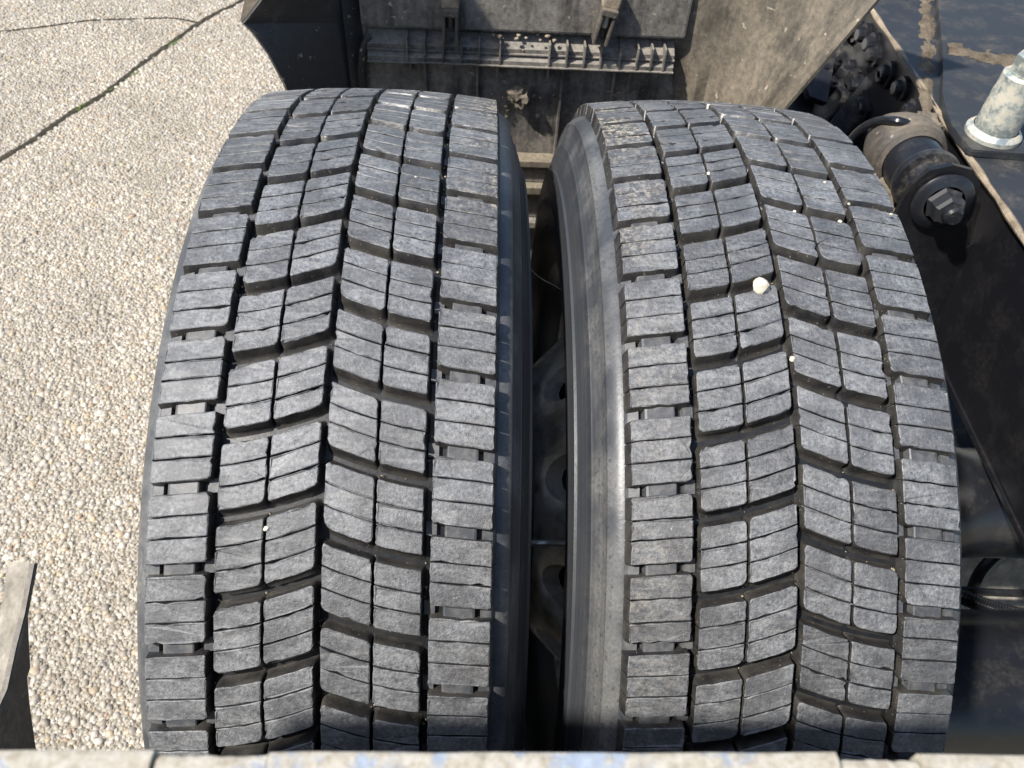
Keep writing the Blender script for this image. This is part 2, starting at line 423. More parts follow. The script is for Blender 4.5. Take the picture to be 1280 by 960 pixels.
def block_mesh(side, kind, seed, simple=False):
    LB = LBS if kind == 'shoulder' else globals()['LB']; rn = random.Random(seed); a0, a1 = COLS[kind]; bm = bmesh.new(); sg = -1 if side == 'L' else 1
    def put(a, v, h): return bm.verts.new(tmap(sg*a, v+start(kind, a), h))
    def solid(pl, c, hh, ex, loops, sip=(0, 0)):
        (ca, cv), (ha, hv) = c, hh; rings = []
        chip = {rn.randrange(len(pl)): rn.uniform(.0005, .0015) for _ in range(rn.choice((0, 1, 1, 2, 3)))}
        for (h, ins, e) in loops:
            ring = []
            for q_, (a, v) in enumerate(pl):
                fa, fv = (a-ca)/ha, (v-cv)/hv
                aa = a-fa*ins; vv = v-fv*ins
                aa += e*(ex[1]*max(0, fa)-ex[0]*max(0, -fa)); vv += e*(ex[3]*max(0, fv)-ex[2]*max(0, -fv))
                j = rn.gauss(0, .00020) if e == 0 else 0
                cq = chip.get(q_, 0) if e == 0 else 0
                ring.append(put(aa+j-fa*cq, vv+j-fv*cq, h-cq*.7+(rn.gauss(0, .00008) if e == 0 else 0)))
            rings.append(ring)
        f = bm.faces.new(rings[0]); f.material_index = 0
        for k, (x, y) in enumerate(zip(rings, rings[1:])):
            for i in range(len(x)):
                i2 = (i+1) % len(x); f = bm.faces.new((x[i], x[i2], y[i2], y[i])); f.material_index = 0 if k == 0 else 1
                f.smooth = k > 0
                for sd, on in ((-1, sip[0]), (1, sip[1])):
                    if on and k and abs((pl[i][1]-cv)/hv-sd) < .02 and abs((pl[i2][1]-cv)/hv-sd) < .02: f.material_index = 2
    sw = .00110
    nar = .0006; wide = .0014
    exa = {'inner': (wide, nar), 'mid': (nar, wide), 'shoulder': (wide, .0040)}[kind]
    hb = H if kind != 'shoulder' else H+.0045
    rr = .0029
    nl = 1 if simple else 3
    sj = [0]+[rn.gauss(0, .0006) for _ in range(nl-1)]+[0]
    for j in range(nl):
        v0 = j*LB/nl+(sw/2 if j else 0); v1 = (j+1)*LB/nl-(sw/2 if j < nl-1 else 0)
        ra = [.0004]*4
        if j == 0: ra[0] = rr*(.7 if kind != 'inner' else .8); ra[1] = rr*.9
        if j == nl-1: ra[2] = rr*.8; ra[3] = rr*1.1
        if kind == 'shoulder': ra[1] = min(ra[1], .0012); ra[2] = min(ra[2], .0012)
        ex = (exa[0], exa[1], .0014 if j == 0 else 0, .0034 if j == nl-1 else 0)
        dh = rn.gauss(0, .00022)
        v0 += sj[j]; v1 += sj[j+1]
        ra = [min(.0065, q*math.exp(rn.gauss(0, .35))) if q > .001 else q for q in ra]
        solid(rrect(a0, a1, v0, v1, ra), ((a0+a1)/2, (v0+v1)/2), ((a1-a0)/2, (v1-v0)/2), ex,
              [(dh, .0006, 0), (dh-.0006, 0, 0), (-hb*.70, 0, .55), (-hb*.90, 0, 1.0), (-hb, 0, 1.7)], (j > 0, j < nl-1))
    if not simple:
        solid(rrect(a0, a1, 0, LB, [rr]*4), ((a0+a1)/2, LB/2), ((a1-a0)/2, LB/2), (exa[0]*.8, exa[1]*.8, .0011, .003),
              [(-.0062, .0010, 0), (-.0066, .0006, 0), (-hb+.0002, .0002, 1)], (1, 1))
    bmesh.ops.recalc_face_normals(bm, faces=bm.faces)
    return bm
def to_me(bm, name, mats):
    me = bpy.data.meshes.new(name); bm.to_mesh(me); bm.free()
    for m in mats: me.materials.append(m)
    return me
NV = 10
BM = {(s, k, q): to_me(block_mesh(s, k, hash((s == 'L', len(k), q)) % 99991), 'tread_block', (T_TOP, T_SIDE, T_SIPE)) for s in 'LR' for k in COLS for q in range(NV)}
def tie_mesh(side, which):
    sg = -1 if side == 'L' else 1; bm = bmesh.new()
    g0, g1 = LBS-PL-.0006, .0006
    A = {'tie_bar': [(.0885, -H-.001), (.0895, -.0062), (.0905, -.0055), (.1105, -.0052), (.1122, -.0058), (.1135, -H-.001)],
         'inner_lug': [(.0745, -H-.001), (.0752, -.0098), (.0830, -.0092), (.0842, -H-.001)],
         'edge_lug': [(.1160, -H-.002), (.1165, -.0085), (.1245, -.0095), (.1295, -.0185)]}[which]
    lo = [bm.verts.new(tmap(sg*a, g0+start('shoulder', min(a, .124)), h)) for a, h in A]; hi = [bm.verts.new(tmap(sg*a, g1+start('shoulder', min(a, .124)), h)) for a, h in A]
    for i in range(len(A)-1): bm.faces.new((lo[i], lo[i+1], hi[i+1], hi[i]))
    bm.faces.new(lo); bm.faces.new(hi[::-1])
    bmesh.ops.recalc_face_normals(bm, faces=bm.faces)
    return to_me(bm, which, (T_TIE,))
TIE = {(s, q): tie_mesh(s, q) for s in 'LR' for q in ('tie_bar', 'inner_lug', 'edge_lug')}

def carcass(parent):
    prof = []
    for i in range(-12, 13):
        u = i/12*.1262; prof.append((u, crown(u)-H))
    side = [(.1300, R-.0225), (.1338, R-.0248), (.1368, R-.0275), (.1382, R-.0300), (.1378, R-.0318), (.1405, R-.0410), (.1455, R-.0540), (.1469, R-.0550), (.1466, R-.0568), (.1505, R-.0660), (.1550, R-.0815),
            (.1574, R-.0828), (.1571, R-.0850), (.1590, R-.102), (.1596, R-.116), (.1603, R-.118), (.1596, R-.121), (.1580, R-.140), (.1535, .338), (.1450, .312), (.1350, .298), (.1180, .290), (.105, .286)]
    prof = [(-a, r) for a, r in side[::-1]]+prof+side
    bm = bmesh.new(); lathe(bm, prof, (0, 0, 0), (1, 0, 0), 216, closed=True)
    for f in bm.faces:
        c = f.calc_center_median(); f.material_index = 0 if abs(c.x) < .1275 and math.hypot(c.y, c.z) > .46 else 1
    return bm_obj('tyre', bm, [T_FLOOR, T_WALL], parent, smooth=True)

RIM = None
def make_wheel(x, mir, th0, ph0, label):
    """th0: angle of the groove with pattern phase ph0; mir: which side the disc faces (+1 = towards +x)"""
    root = empty('truck_wheel', (x, 0, 0)); tag(root, label, 'wheel', 'twin wheels on the rear axle')
    ty = carcass(root)
    rest = bmesh.new()
    for k in range(NP):
        base = th0+(k-20-ph0)*PA
        for s in 'LR':
            b = base+(.5*PA if s == 'R' else 0)
            b = (b+PI) % (2*PI)-PI
            vis = math.radians(-48) < b < math.radians(78)
            for kind in COLS:
                if vis:
                    o = link('tread_block', BM[(s, kind, random.randrange(NV))], ty); o.rotation_euler.x = b
                else:
                    t = block_mesh(s, kind, 1, True); mm = bpy.data.meshes.new('t'); t.transform(Matrix.Rotation(b, 4, 'X')); t.to_mesh(mm); t.free(); rest.from_mesh(mm); bpy.data.meshes.remove(mm)
            if vis:
                for q in ('tie_bar', 'inner_lug', 'edge_lug'):
                    o = link(q, TIE[(s, q)], ty); o.rotation_euler.x = b
    r = bm_obj('tread_remainder', rest, [T_TOP, T_SIDE, T_SIPE], ty); r['kind'] = 'stuff'
    gv, gf = [], []
    gl = [0.0, .0388, -.0388, .0765, -.0765]
    rg = random.Random(int(x*1000)+5)
    for q in range(420):
        t = math.radians(rg.uniform(-40, 70)); a_ = rg.choice(gl)+rg.gauss(0, .0010) if q % 3 else rg.uniform(-.122, .122)
        r_ = crown(a_)-(H-.0008 if q % 3 else H-rg.choice((.0005, .0008, .0030))); s_ = rg.uniform(.0004, .0013)
        o_ = len(gv); cen = Vector((a_, -r_*math.sin(t), r_*math.cos(t)))
        gv += [cen+Vector(d)*s_*rg.uniform(.7, 1.3) for d in ((1, 0, 0), (-1, 0, 0), (0, 1, 0), (0, -1, 0), (0, 0, 1), (0, 0, -1))]
        gf += [tuple(o_+k for k in f) for f in ((0, 2, 4), (2, 1, 4), (1, 3, 4), (3, 0, 4), (2, 0, 5), (1, 2, 5), (3, 1, 5), (0, 3, 5))]
    gm = bpy.data.meshes.new('groove_grit'); gm.from_pydata(gv, [], gf); link('groove_grit', gm, ty, (GRIT,))['kind'] = 'stuff'
    # steel rim and disc; disc faces the twin
    bm = bmesh.new()
    lathe(bm, [(-.122, .300), (-.124, .308), (-.118, .308), (-.114, .292), (-.085, .282), (-.05, .262), (.05, .262), (.085, .282), (.114, .292), (.118, .308), (.124, .308), (.122, .300), (.112, .284), (.084, .275), (.05, .254), (-.05, .254), (-.084, .275), (-.112, .284)], (0, 0, 0), (1, 0, 0), 96, closed=True)
    rim = bm_obj('rim', bm, WHEEL, root, smooth=True)
    bm = bmesh.new(); m = mir
    lathe(bm, [(m*.060, .2565), (m*.090, .245), (m*.125, .215), (m*.160, .180), (m*.172, .165), (m*.172, .13), (m*.160, .13), (m*.160, .158), (m*.148, .173), (m*.113, .206), (m*.080, .234), (m*.052, .2545)], (0, 0, 0), (1, 0, 0), 96, closed=True)
    disc = bm_obj('disc', bm, WHEEL, root, smooth=True)
    def hole(a):
        def f(b):
            lathe(b, [(-.3, 1e-4), (-.3, .029), (.3, .029), (.3, 1e-4)], (0, .208*math.cos(a), .208*math.sin(a)), (1, 0, 0), 24)
        return f
    boolean_cut(disc, [hole(2*PI*i/10+.17) for i in range(10)])
    return root
TL, TR_, SPC = -0.17913, -0.13081, 0.35
make_wheel(-SPC/2, 1, TL, .255, 'outer truck wheel with dusty tread, beside the open pavement')
make_wheel(SPC/2, -1, TR_, .755, 'inner truck wheel with a white pebble in its tread, beside the chassis')

# stones caught in the tread
def pebble(u, v, s, label, dep=0.0):
    c = pCyl(u, v, R-dep); bm = bmesh.new(); bmesh.ops.create_icosphere(bm, subdivisions=2, radius=1); sd = Vector((u, v, 0))*.1
    for q in bm.verts:
        k = 1+.30*mnoise.noise(q.co*1.6+sd)+random.uniform(-.03, .03); q.co = Vector((q.co.x*s, q.co.y*s*.88, q.co.z*s*.72))*k
    o = bm_obj('pebble', bm, PEB, None, smooth=True); o.location = c; o.rotation_euler = (-math.atan2(-c.y, c.z)*-1, random.uniform(-.3, .3), random.uniform(0, 3))
    tag(o, label, 'pebble', 'small stones caught in the tread')
g = NG('white_pebble'); PEB = g.fin(g.ramp(g.noise(180, 4), [(.35, (.38, .33, .25)), (.6, (.60, .56, .47))]), .75)
pebble(951, 357, .0078, 'largest white pebble, caught between tread blocks of the inner tyre', -.001)
pebble(991, 449, .0032, 'small pale pebble in the centre groove of the inner tyre', .003)
pebble(333, 661, .0023, 'tiny white pebble between tread blocks of the outer tyre', .001)

for (u, v, r_) in ((993, 265, .0019), (1050, 277, .0022), (1031, 228, .0018), (1061, 255, .0015), (1114, 268, .0016), (886, 217, .0022), (520, 222, .0017)):
    pebble(u, v, r_, 'tiny pale grit grain stuck at a tread block corner, upper inner tyre' if u > 640 else 'tiny pale grit grain between the upper tread blocks of the outer tyre', .002)
# axle and brake drum
ax = empty('drive_axle'); tag(ax, 'black drive axle tube running behind the inner wheel', 'axle')
bm = bmesh.new(); lathe(bm, [(-.02, .02), (-.02, .12), (.01, .125), (.05, .125), (.10, .205), (.33, .205), (.335, .18), (.36, .10)], (0, 0, 0), (1, 0, 0), 48); bm_obj('brake_drum', bm, BLACK_D, ax, smooth=True)
bm = bmesh.new(); lathe(bm, [(.34, .085), (.50, .078), (.56, .085), (.60, .075), (1.3, .075), (1.3, .001)], (0, 0, 0), (1, 0, 0), 40); bm_obj('axle_tube', bm, BLACK, ax, smooth=True)
bm = bmesh.new(); lathe(bm, [(-.115, .012), (-.115, .165), (-.012, .165), (.012, .165), (.1, .165), (.1, .012)], (0, 0, 0), (1, 0, 0), 48); bm_obj('hub', bm, BLACK_D, ax, smooth=True)
bm = bmesh.new(); tube(bm, [pD(655, 679, .86), pD(690, 679, .86), pD(708, 680, .86)], .0035, 8); vs_ = bm_obj('valve_stem', bm, ZINC, None, smooth=True)
tag(vs_, 'thin silver valve extension bridging the gap between the twin tyres', 'valve')

# ------------------------------------------------------------------ front mudguard
YW = 0.64
mg = empty('front_mudguard', (0, YW, -.1)); tag(mg, 'dusty black plastic mudguard wall with ribs and latches behind the tyres', 'mudguard')
mgi = Matrix.Translation((0, -YW, .1))
def mgpart(name, bm, mat, smooth=False, parent=mg):
    bm.transform(mgi); return bm_obj(name, bm, mat, parent, smooth)
xl, xr = pY(447, 60, YW).x, pY(846, 70, YW).x
def zY(u, v): return pY(u, v, YW).z
bm = bmesh.new(); box(bm, (xl-.02, YW, -.30), (xr+.10, YW+.006, .47), 0)
wallp = mgpart('back_panel', bm, PLAST)
zl1, zl2, zl3 = zY(640, 44), zY(640, 56), zY(640, 68)
# upper panel, proud of the lower one
bm = bmesh.new(); box(bm, (xl+.012, YW-.022, zY(640, 32)), (xr+.002, YW-.002, .46), .004); mgpart('upper_panel', bm, PLAST)
# double ledge: two sloping dusty bands, each ending in a thin lip
for za, zb, yb, yf in ((zl1+.003, zl2+.006, .003, .026), (zl2+.001, zl3+.006, .014, .034)):
    bm = bmesh.new(); x0, x1 = xl+.020, xr-.010
    prism(bm, [Vector((x0, YW-yb, za)), Vector((x0, YW-yf, zb)), Vector((x0, YW-yf, zb-.006)), Vector((x0, YW-.001, zb-.006)), Vector((x0, YW-.001, za))], (x1-x0, 0, 0)); mgpart('ledge', bm, PLAST)
    bm = bmesh.new(); box(bm, (x0-.001, YW-yf-.004, zb-.0085), (x1+.001, YW-.0005, zb-.0062), .0006); mgpart('ledge_lip', bm, PLAST)
# left down-turned ledge ends
bm = bmesh.new(); tube(bm, [Vector((xl+.022, YW-.02, zl1)), Vector((xl+.012, YW-.02, zl1-.02)), Vector((xl+.004, YW-.016, zl1-.06)), Vector((xl+.003, YW-.012, zl1-.11))], .006, 8); mgpart('ledge_end', bm, PLAST_D, True)
# short stiffeners in the ledge and ribs on the wall
for u in (509, 531, 554, 577, 599, 625, 687, 709, 731, 752, 776, 798, 816, 832):
    x = pY(u, 62, YW-.03).x; bm = bmesh.new(); box(bm, (x-.0013, YW-.0365, zl3+.0005), (x+.0013, YW-.0015, zl1+.0045)); mgpart('stiffener', bm, PLAST)
for u, z0, dp in ((531, -.30, .012), (597, -.30, .011), (705, .115, .014), (771, -.30, .012), (513, zl3-.03, .014), (622, zl3-.03, .014), (686, zl3-.032, .014), (790, zl3-.045, .016)):
    x = pY(u, 75, YW-.01).x; bm = bmesh.new(); box(bm, (x-.002, YW-dp, z0), (x+.002, YW-.001, zl3-.0045), .0008); mgpart('rib', bm, PLAST)
x705 = pY(705, 75, YW-.01).x; x597 = pY(600, 75, YW-.01).x
# raised middle panel with mud and its foot steps
for z0, z1, dp, mt in ((.100, .113, .030, PLAST_B), (.062, .0995, .018, PLAST), (.046, .0615, .034, PLAST_B), (-.02, .0455, .012, PLAST), (-.034, -.0205, .028, PLAST)):
    bm = bmesh.new(); box(bm, (-.13, YW-dp, z0), (.16, YW-.002, z1), .002); mgpart('step', bm, mt)
bm = bmesh.new(); bmesh.ops.create_icosphere(bm, subdivisions=4, radius=1); c0 = pY(650, 119, YW-.012)
for v in bm.verts:
    k = 1+.5*mnoise.fractal(v.co*1.5, 1.0, 2.0, 4); v.co = Vector((v.co.x*.019*k, v.co.y*.013*k, v.co.z*.017*k))+c0
mgpart('mud_lump', bm, MUD_D, True)
for k in range(46):      # crumbs of dried mud on the ledge and round the lump
    bm = bmesh.new(); bmesh.ops.create_icosphere(bm, subdivisions=1, radius=1)
    if k < 34: p = Vector((random.gauss(pY(655, 50, YW).x, .035), YW-random.uniform(.006, .030), zl1+.007+random.uniform(0, .004) if k % 2 else zl2+.005))
    else: p = Vector((random.gauss(c0.x, .03), YW-.006, c0.z+random.gauss(0, .025)))
    s = random.uniform(.0015, .0045)
    for v in bm.verts: v.co = v.co*s*random.uniform(.7, 1.2); v.co.z *= .7; v.co += p
    mgpart('mud_crumb', bm, MUD)
# latches
for u, tilt in ((563, 0.0), (757, .18)):
    x = pY(u, 30, YW-.04).x; zt, zb = zY(u, -8)+.012, zY(u, 42)+.004
    la = empty('latch'); la.parent = mg; la.location = (x, -.04, (zt+zb)/2+.1); la.rotation_euler.y = tilt
    hgt_ = (zt-zb)/2
    for s in (-1, 1):
        bm = bmesh.new(); box(bm, (s*.0095-.0022, -.011, -hgt_), (s*.0095+.0022, .016, hgt_*.55), .0012); bm_obj('latch_arm', bm, RUBDUST, la)
    bm = bmesh.new(); box(bm, (-.0125, -.013, hgt_*.30), (.0125, .014, hgt_*.60), .002); bm_obj('latch_bridge', bm, RUBDUST, la)
    bm = bmesh.new(); box(bm, (-.013, -.004, hgt_*.55), (.013, .016, hgt_*1.25), .003); bm_obj('latch_head', bm, MUD, la)
    bm = bmesh.new(); lathe(bm, [(0, .0001), (0, .0052), (.024, .0052), (.024, .0001)], (0, .002, -.010), (0, 0, 1), 14); bm_obj('latch_pin', bm, ZINC if tilt else RUBDUST, la, smooth=True)
# side skirts: the wall turns towards the wheels and flares outwards
def skirt(name, pts_in, pts_out, mat, th):
    bm = bmesh.new(); a = [bm.verts.new(p) for p in pts_in]; b = [bm.verts.new(p) for p in pts_out]
    for i in range(len(a)-1): bm.faces.new((a[i], a[i+1], b[i+1], b[i]))
    bmesh.ops.subdivide_edges(bm, edges=bm.edges[:], cuts=3, use_grid_fill=True)
    bmesh.ops.recalc_face_normals(bm, faces=bm.faces)
    bmesh.ops.solidify(bm, geom=bm.faces[:], thickness=th)
    return mgpart(name, bm, mat)
YO = .50
vl = [(420, -220), (380, -90), (330, -10), (322, 2), (302, 28), (316, 43), (334, 68), (353, 104), (368, 140), (376, 190), (372, 300)]
inn = [(445, -220), (443, -90), (440, -10), (441, 2), (441, 28), (443, 43), (445, 68), (448, 104), (450, 140), (450, 190), (444, 300)]
skirt('side_skirt', [pY(u, v, YW-.001) for u, v in inn], [pY(u, v, YO) for u, v in vl], PLAST_D, .004)
# cream outer return along the skirt edge
bm = bmesh.new(); e = [pY(u, v, YO-.001) for u, v in ((372, -80), (330, -10), (322, 2), (311, 16), (302, 28))]; wd = [Vector((-.030, .02, .004)), Vector((-.026, .02, .004)), Vector((-.018, .02, .004)), Vector((-.010, .014, .002)), Vector((-.003, .006, 0))]
a = [bm.verts.new(p) for p in e]; b = [bm.verts.new(p+d) for p, d in zip(e, wd)]
for i in range(len(e)-1): bm.faces.new((a[i], a[i+1], b[i+1], b[i]))
bmesh.ops.solidify(bm, geom=bm.faces[:], thickness=.003); mgpart('skirt_lip', bm, PLAST_B)
# corner gusset between wall and left skirt
bm = bmesh.new(); prism(bm, [Vector((xl-.012, YW-.03, -.3)), Vector((xl+.010, YW-.002, -.3)), Vector((xl-.012, YW-.002, -.3))], (0, 0, .77)); mgpart('corner_gusset', bm, PLAST_D)
# right flare: sand-caked, curved towards the chassis
bm = bmesh.new(); rows = []
for v in (-120, -40, 20, 75, 110, 135, 190, 260):
    row = []
    for k in range(13):
        t = k/12
        uu = 843+(1062-843-(v-40)*.86)*t if v < 150 else 843+(125-(v-150)*.2)*t
        Y = YW-.002-.17*t**1.6-.012*math.sin(t*PI*1.0)*0
        bumpy = -.012*math.exp(-((t-.14)/.06)**2)
        row.append(bm.verts.new(pY(uu, v, Y+bumpy)))
    rows.append(row)
for a, b in zip(rows, rows[1:]):
    for i in range(12): bm.faces.new((a[i], a[i+1], b[i+1], b[i]))
bmesh.ops.recalc_face_normals(bm, faces=bm.faces); bmesh.ops.solidify(bm, geom=bm.faces[:], thickness=-.005)
mgpart('curved_flare', bm, PLAST_B, True)

# ------------------------------------------------------------------ rear mudguard: the worn lip at the bottom of the view and its skirt
rm = empty('rear_mudguard', (0, -.55, .2)); tag(rm, 'rear mudguard with worn blue and cream painted lip nearest the camera', 'mudguard')
rmi = Matrix.Translation((0, .55, -.2))
ZB = .70
def rmpart(name, bm, mat, smooth=False):
    bm.transform(rmi); return bm_obj(name, bm, mat, rm, smooth)
for (u0_, u1_, v0_, v1_, dz) in ((-1450, 192, 925, 934.5, 0), (196, 333, 938.5, 940, -.0012), (337, 1044, 937, 938, .0006), (1046, 1149, 944, 945.5, -.0014), (1151, 2600, 939, 955, .0002)):
    a, b = pZ(u0_, v0_, ZB), pZ(u1_, v1_, ZB); bm = bmesh.new()
    n_ = 14; rows = []
    for i in range(n_+1):
        t = i/n_; p = a.lerp(b, t); ed = random.gauss(0, .00018)
        rows.append([Vector((p.x, p.y+y_+(ed if y_ > -.001 else 0), ZB+z_+dz)) for y_, z_ in ((-.0010, -.030), (0, -.0028), (-.0006, -.0009), (-.0022, 0), (-.034, .001), (-.036, -.030))])
    vr = [[bm.verts.new(p) for p in r_] for r_ in rows]
    for x_, y_ in zip(vr, vr[1:]):
        for i in range(6): bm.faces.new((x_[i], x_[(i+1) % 6], y_[(i+1) % 6], y_[i]))
    bm.faces.new(vr[0]); bm.faces.new(vr[-1][::-1])
    rmpart('lip_plate', bm, BAR, True)
# shell below the lip, curving down behind the tyres
bm = bmesh.new(); rows = []
for (y_, z_) in ((-.545, .672), (-.556, .50), (-.58, .30), (-.60, .10), (-.61, -.12), (-.61, -.28)):
    rows.append([bm.verts.new((x_, y_, z_)) for x_ in (-.46, -.2, .1, .40)])
for a, b in zip(rows, rows[1:]):
    for i in range(3): bm.faces.new((a[i], a[i+1], b[i+1], b[i]))
bmesh.ops.recalc_face_normals(bm, faces=bm.faces); bmesh.ops.solidify(bm, geom=bm.faces[:], thickness=.005); rmpart('shell', bm, PLAST)
XS = -.42
dk = [pX(u, v, XS) for u, v in ((43, 704), (39, 730), (35, 766), (36, 800), (38, 834), (34, 847), (37, 880), (44, 930), (60, 1010), (-60, 1100), (-90, 1010), (-10, 905), (0, 881), (9, 861), (20, 810), (31, 767))]
bm = bmesh.new(); prism(bm, dk, (-.004, 0, 0)); rmpart('side_skirt', bm, PLAST)
lo = [pX(u, v, XS-.0005) for u, v in ((43, 704), (31, 767), (20, 810), (9, 861), (0, 881), (-10, 905), (-90, 1010))]
hi = [pX(u, v, XS-.030) for u, v in ((11, 702), (4, 745), (-8, 800), (-22, 850), (-30, 880), (-40, 905), (-125, 1010))]
bm = bmesh.new(); a = [bm.verts.new(p) for p in lo]; b = [bm.verts.new(p) for p in hi]
for i in range(len(lo)-1): bm.faces.new((a[i], a[i+1], b[i+1], b[i]))
bmesh.ops.recalc_face_normals(bm, faces=bm.faces); bmesh.ops.solidify(bm, geom=bm.faces[:], thickness=.003); rmpart('skirt_flange', bm, PLATE, False)

# ------------------------------------------------------------------ chassis on the right
XF, ZF = .59, .33
fr = empty('frame_rail', (XF, 0, .1)); tag(fr, 'black chassis frame rail with holes in its top flange, beside the inner tyre', 'frame rail')
fri = Matrix.Translation((-XF, 0, -.1))
def frpart(name, bm, mat, smooth=False, parent=fr):
    bm.transform(fri); return bm_obj(name, bm, mat, parent, smooth)
bm = bmesh.new()
edge = []
for k in range(60):
    y = -1.0+k*2.6/59; edge.append(Vector((XF+random.gauss(0, .0012)+(.006*math.sin(y*9) if y > .3 else 0), y, ZF-.008)))
prism(bm, edge+[Vector((XF+.42, 1.6, ZF-.008)), Vector((XF+.42, -1.0, ZF-.008))], (0, 0, .008))
tf = frpart('top_flange', bm, BLUEBLACK)
hp = [pZ(1255, 211, ZF), pZ(1281, 251, ZF)]
boolean_cut(tf, [(lambda b, p=p: lathe(b, [(-.05, 1e-4), (-.05, .0105), (.05, .0105), (.05, 1e-4)], p+fri.translation, (0, 0, 1), 20)) for p in hp])
tf.data.materials.clear(); tf.data.materials.append(BLUEBLACK)
for p in hp:
    bm = bmesh.new(); lathe(bm, [(-.010, .0106), (-.010, .0075), (-.0025, .0075), (-.0025, .0104)], p, (0, 0, 1), 20); frpart('hole_sleeve', bm, MUD, True)
bm = bmesh.new(); box(bm, (XF+.004, -1.0, .10), (XF+.012, 1.6, ZF-.0085)); web = frpart('web', bm, WEBM)
bm = bmesh.new(); box(bm, (XF+.0005, -1.0, .090), (XF+.08, 1.6, .0995), .002); frpart('bottom_flange', bm, WEBM)
# dirty rolled edge of the flange
bm = bmesh.new(); prev = None
tube(bm, [Vector((XF-.002+random.gauss(0, .001), -1.0+k*2.6/90, ZF-.003)) for k in range(91)], .0042, 8, wave=lambda i: 1+.25*math.sin(i*1.7)); frpart('flange_edge', bm, MUD, True)
for k in range(34):
    y = .30+.62*(k % 17)/16+random.gauss(0, .012); z = .285-.075*(k//17)+random.gauss(0, .006)
    if y < .42: continue
    bm = bmesh.new(); lathe(bm, [(.004, .019), (-.003, .019), (-.004, .013), (-.012, .012), (-.014, .009), (-.014, .0005)], (XF, y, z), (1, 0, 0), 12); frpart('bolt', bm, BLACK, False)
# mounting plate on the flange
mp_ = empty('mounting_plate', (.75, .5, ZF)); tag(mp_, 'glossy black mounting plate lying on the frame rail under the silver pin', 'plate')
mpi = Matrix.Translation((-.75, -.5, -ZF))
ol = [pZ(u, v, ZF+.011) for u, v in ((1166, -90), (1172, 0), (1178, 60), (1179, 90), (1178, 115), (1181, 138), (1190, 156), (1202, 172), (1210, 184), (1216, 188), (1280, 192), (1420, 201), (1420, -90))]
bm = bmesh.new(); prism(bm, ol, (0, 0, -.0105))
bmesh.ops.bevel(bm, geom=[e for e in bm.edges if abs(e.verts[0].co.z-e.verts[1].co.z) < 1e-5], offset=.002, segments=2, affect='EDGES'); bm.transform(mpi); bm_obj('plate_sheet', bm, BLUEBLACK, mp_)
def caked(name, c0_, c1_, wid, z0, mat, hmax=.012, nu=70, nv=22):
    """a ragged low crust of dried earth between two points"""
    bm = bmesh.new(); d = (c1_-c0_); L_ = d.length; d.normalize(); nn = Vector((-d.y, d.x, 0)); g_ = {}
    for i in range(nu+1):
        for j in range(nv+1):
            u_, v_ = i/nu, j/nv*2-1
            p = c0_+d*(L_*u_)+nn*(wid*v_)
            e_ = 1-abs(v_)-.5*abs(2*u_-1)**4
            h_ = e_*.8+mnoise.fractal(p*34, 1.0, 2.0, 4)*.75
            if h_ > .04: g_[i, j] = bm.verts.new(Vector((p.x, p.y, z0+min(1, h_)*hmax*(.75+.5*mnoise.noise(p*160)))))
    for i in range(nu):
        for j in range(nv):
            q = [g_.get(k) for k in ((i, j), (i+1, j), (i+1, j+1), (i, j+1))]
            if all(q): bm.faces.new(q)
    bmesh.ops.solidify(bm, geom=bm.faces[:], thickness=.004)
    bm.transform(mpi); return bm_obj(name, bm, mat, mp_, True)
caked('caked_earth', pZ(1185, 62, ZF+.011), pZ(1420, 104, ZF+.011), .034, ZF+.0105, MUD, .006)
caked('caked_earth', pZ(1160, 150, ZF), pZ(1158, -20, ZF), .014, ZF-.001, MUD, .005)
# silver pin
pb = pZ(1240, 168, ZF+.0115)
pin = empty('steel_pin', pb); tag(pin, 'silver zinc plated pin standing on the black plate at upper right', 'pin')
bm = bmesh.new(); lathe(bm, [(0, .0005), (0, .0365), (.006, .0365), (.010, .033), (.012, .0295)], (0, 0, 0), (0, 0, 1), 32); bm_obj('collar', bm, ZINC, pin, smooth=True)
bm = bmesh.new(); lathe(bm, [(.011, .028), (.060, .0275), (.064, .0265), (.085, .0265), (.088, .023), (.088, .0005)], (0, 0, 0), (0, 0, 1), 32); bm_obj('shank', bm, ZINC, pin, smooth=True)
bm = bmesh.new(); lathe(bm, [(.0885, .021), (.110, .021), (.113, .017), (.113, .0005)], (0, 0, 0), (0, 0, 1), 6); bm_obj('head', bm, ZINC, pin)

# shock absorber mount
A, B = pD(1134, 196, 1.13), pD(1194, 274, 1.00)
axd = (B-A).normalized(); Lb = (B-A).length
sh = empty('shock_absorber_mount', A); tag(sh, 'dusty rubber bushed shock absorber mount with black nut beside the inner tyre', 'shock mount')
def shp(name, prof, mat, seg=36, smooth=True):
    bm = bmesh.new(); lathe(bm, prof, (0, 0, 0), axd, seg); return bm_obj(name, bm, mat, sh, smooth)
shp('rubber_boot', [(-.08, .03), (-.05, .044), (-.025, .052), (-.004, .053), (.008, .050), (.012, .045), (.018, .047), (.022, .041)], RUBDUST)
shp('sleeve', [(.012, .040), (.062, .039), (.068, .036)], BLACK)
shp('collar', [(.064, .036), (.066, .043), (.072, .044), (.078, .042), (.080, .033), (.096, .031), (.100, .024)], BLACK_D)
shp('neck', [(.098, .024), (.128, .024)], BLACK_D)
shp('washer', [(.126, .004), (.126, .037), (.131, .039), (.134, .036), (.137, .025)], BLACK)
shp('nut', [(.134, .023), (.136, .0245), (.140, .0205), (.155, .0205), (.159, .017), (.159, .001)], NUTM, 6, False)
shp('stud', [(.157, .012), (.168, .012), (.171, .009), (.171, .0005)], BLACK_D, 18)
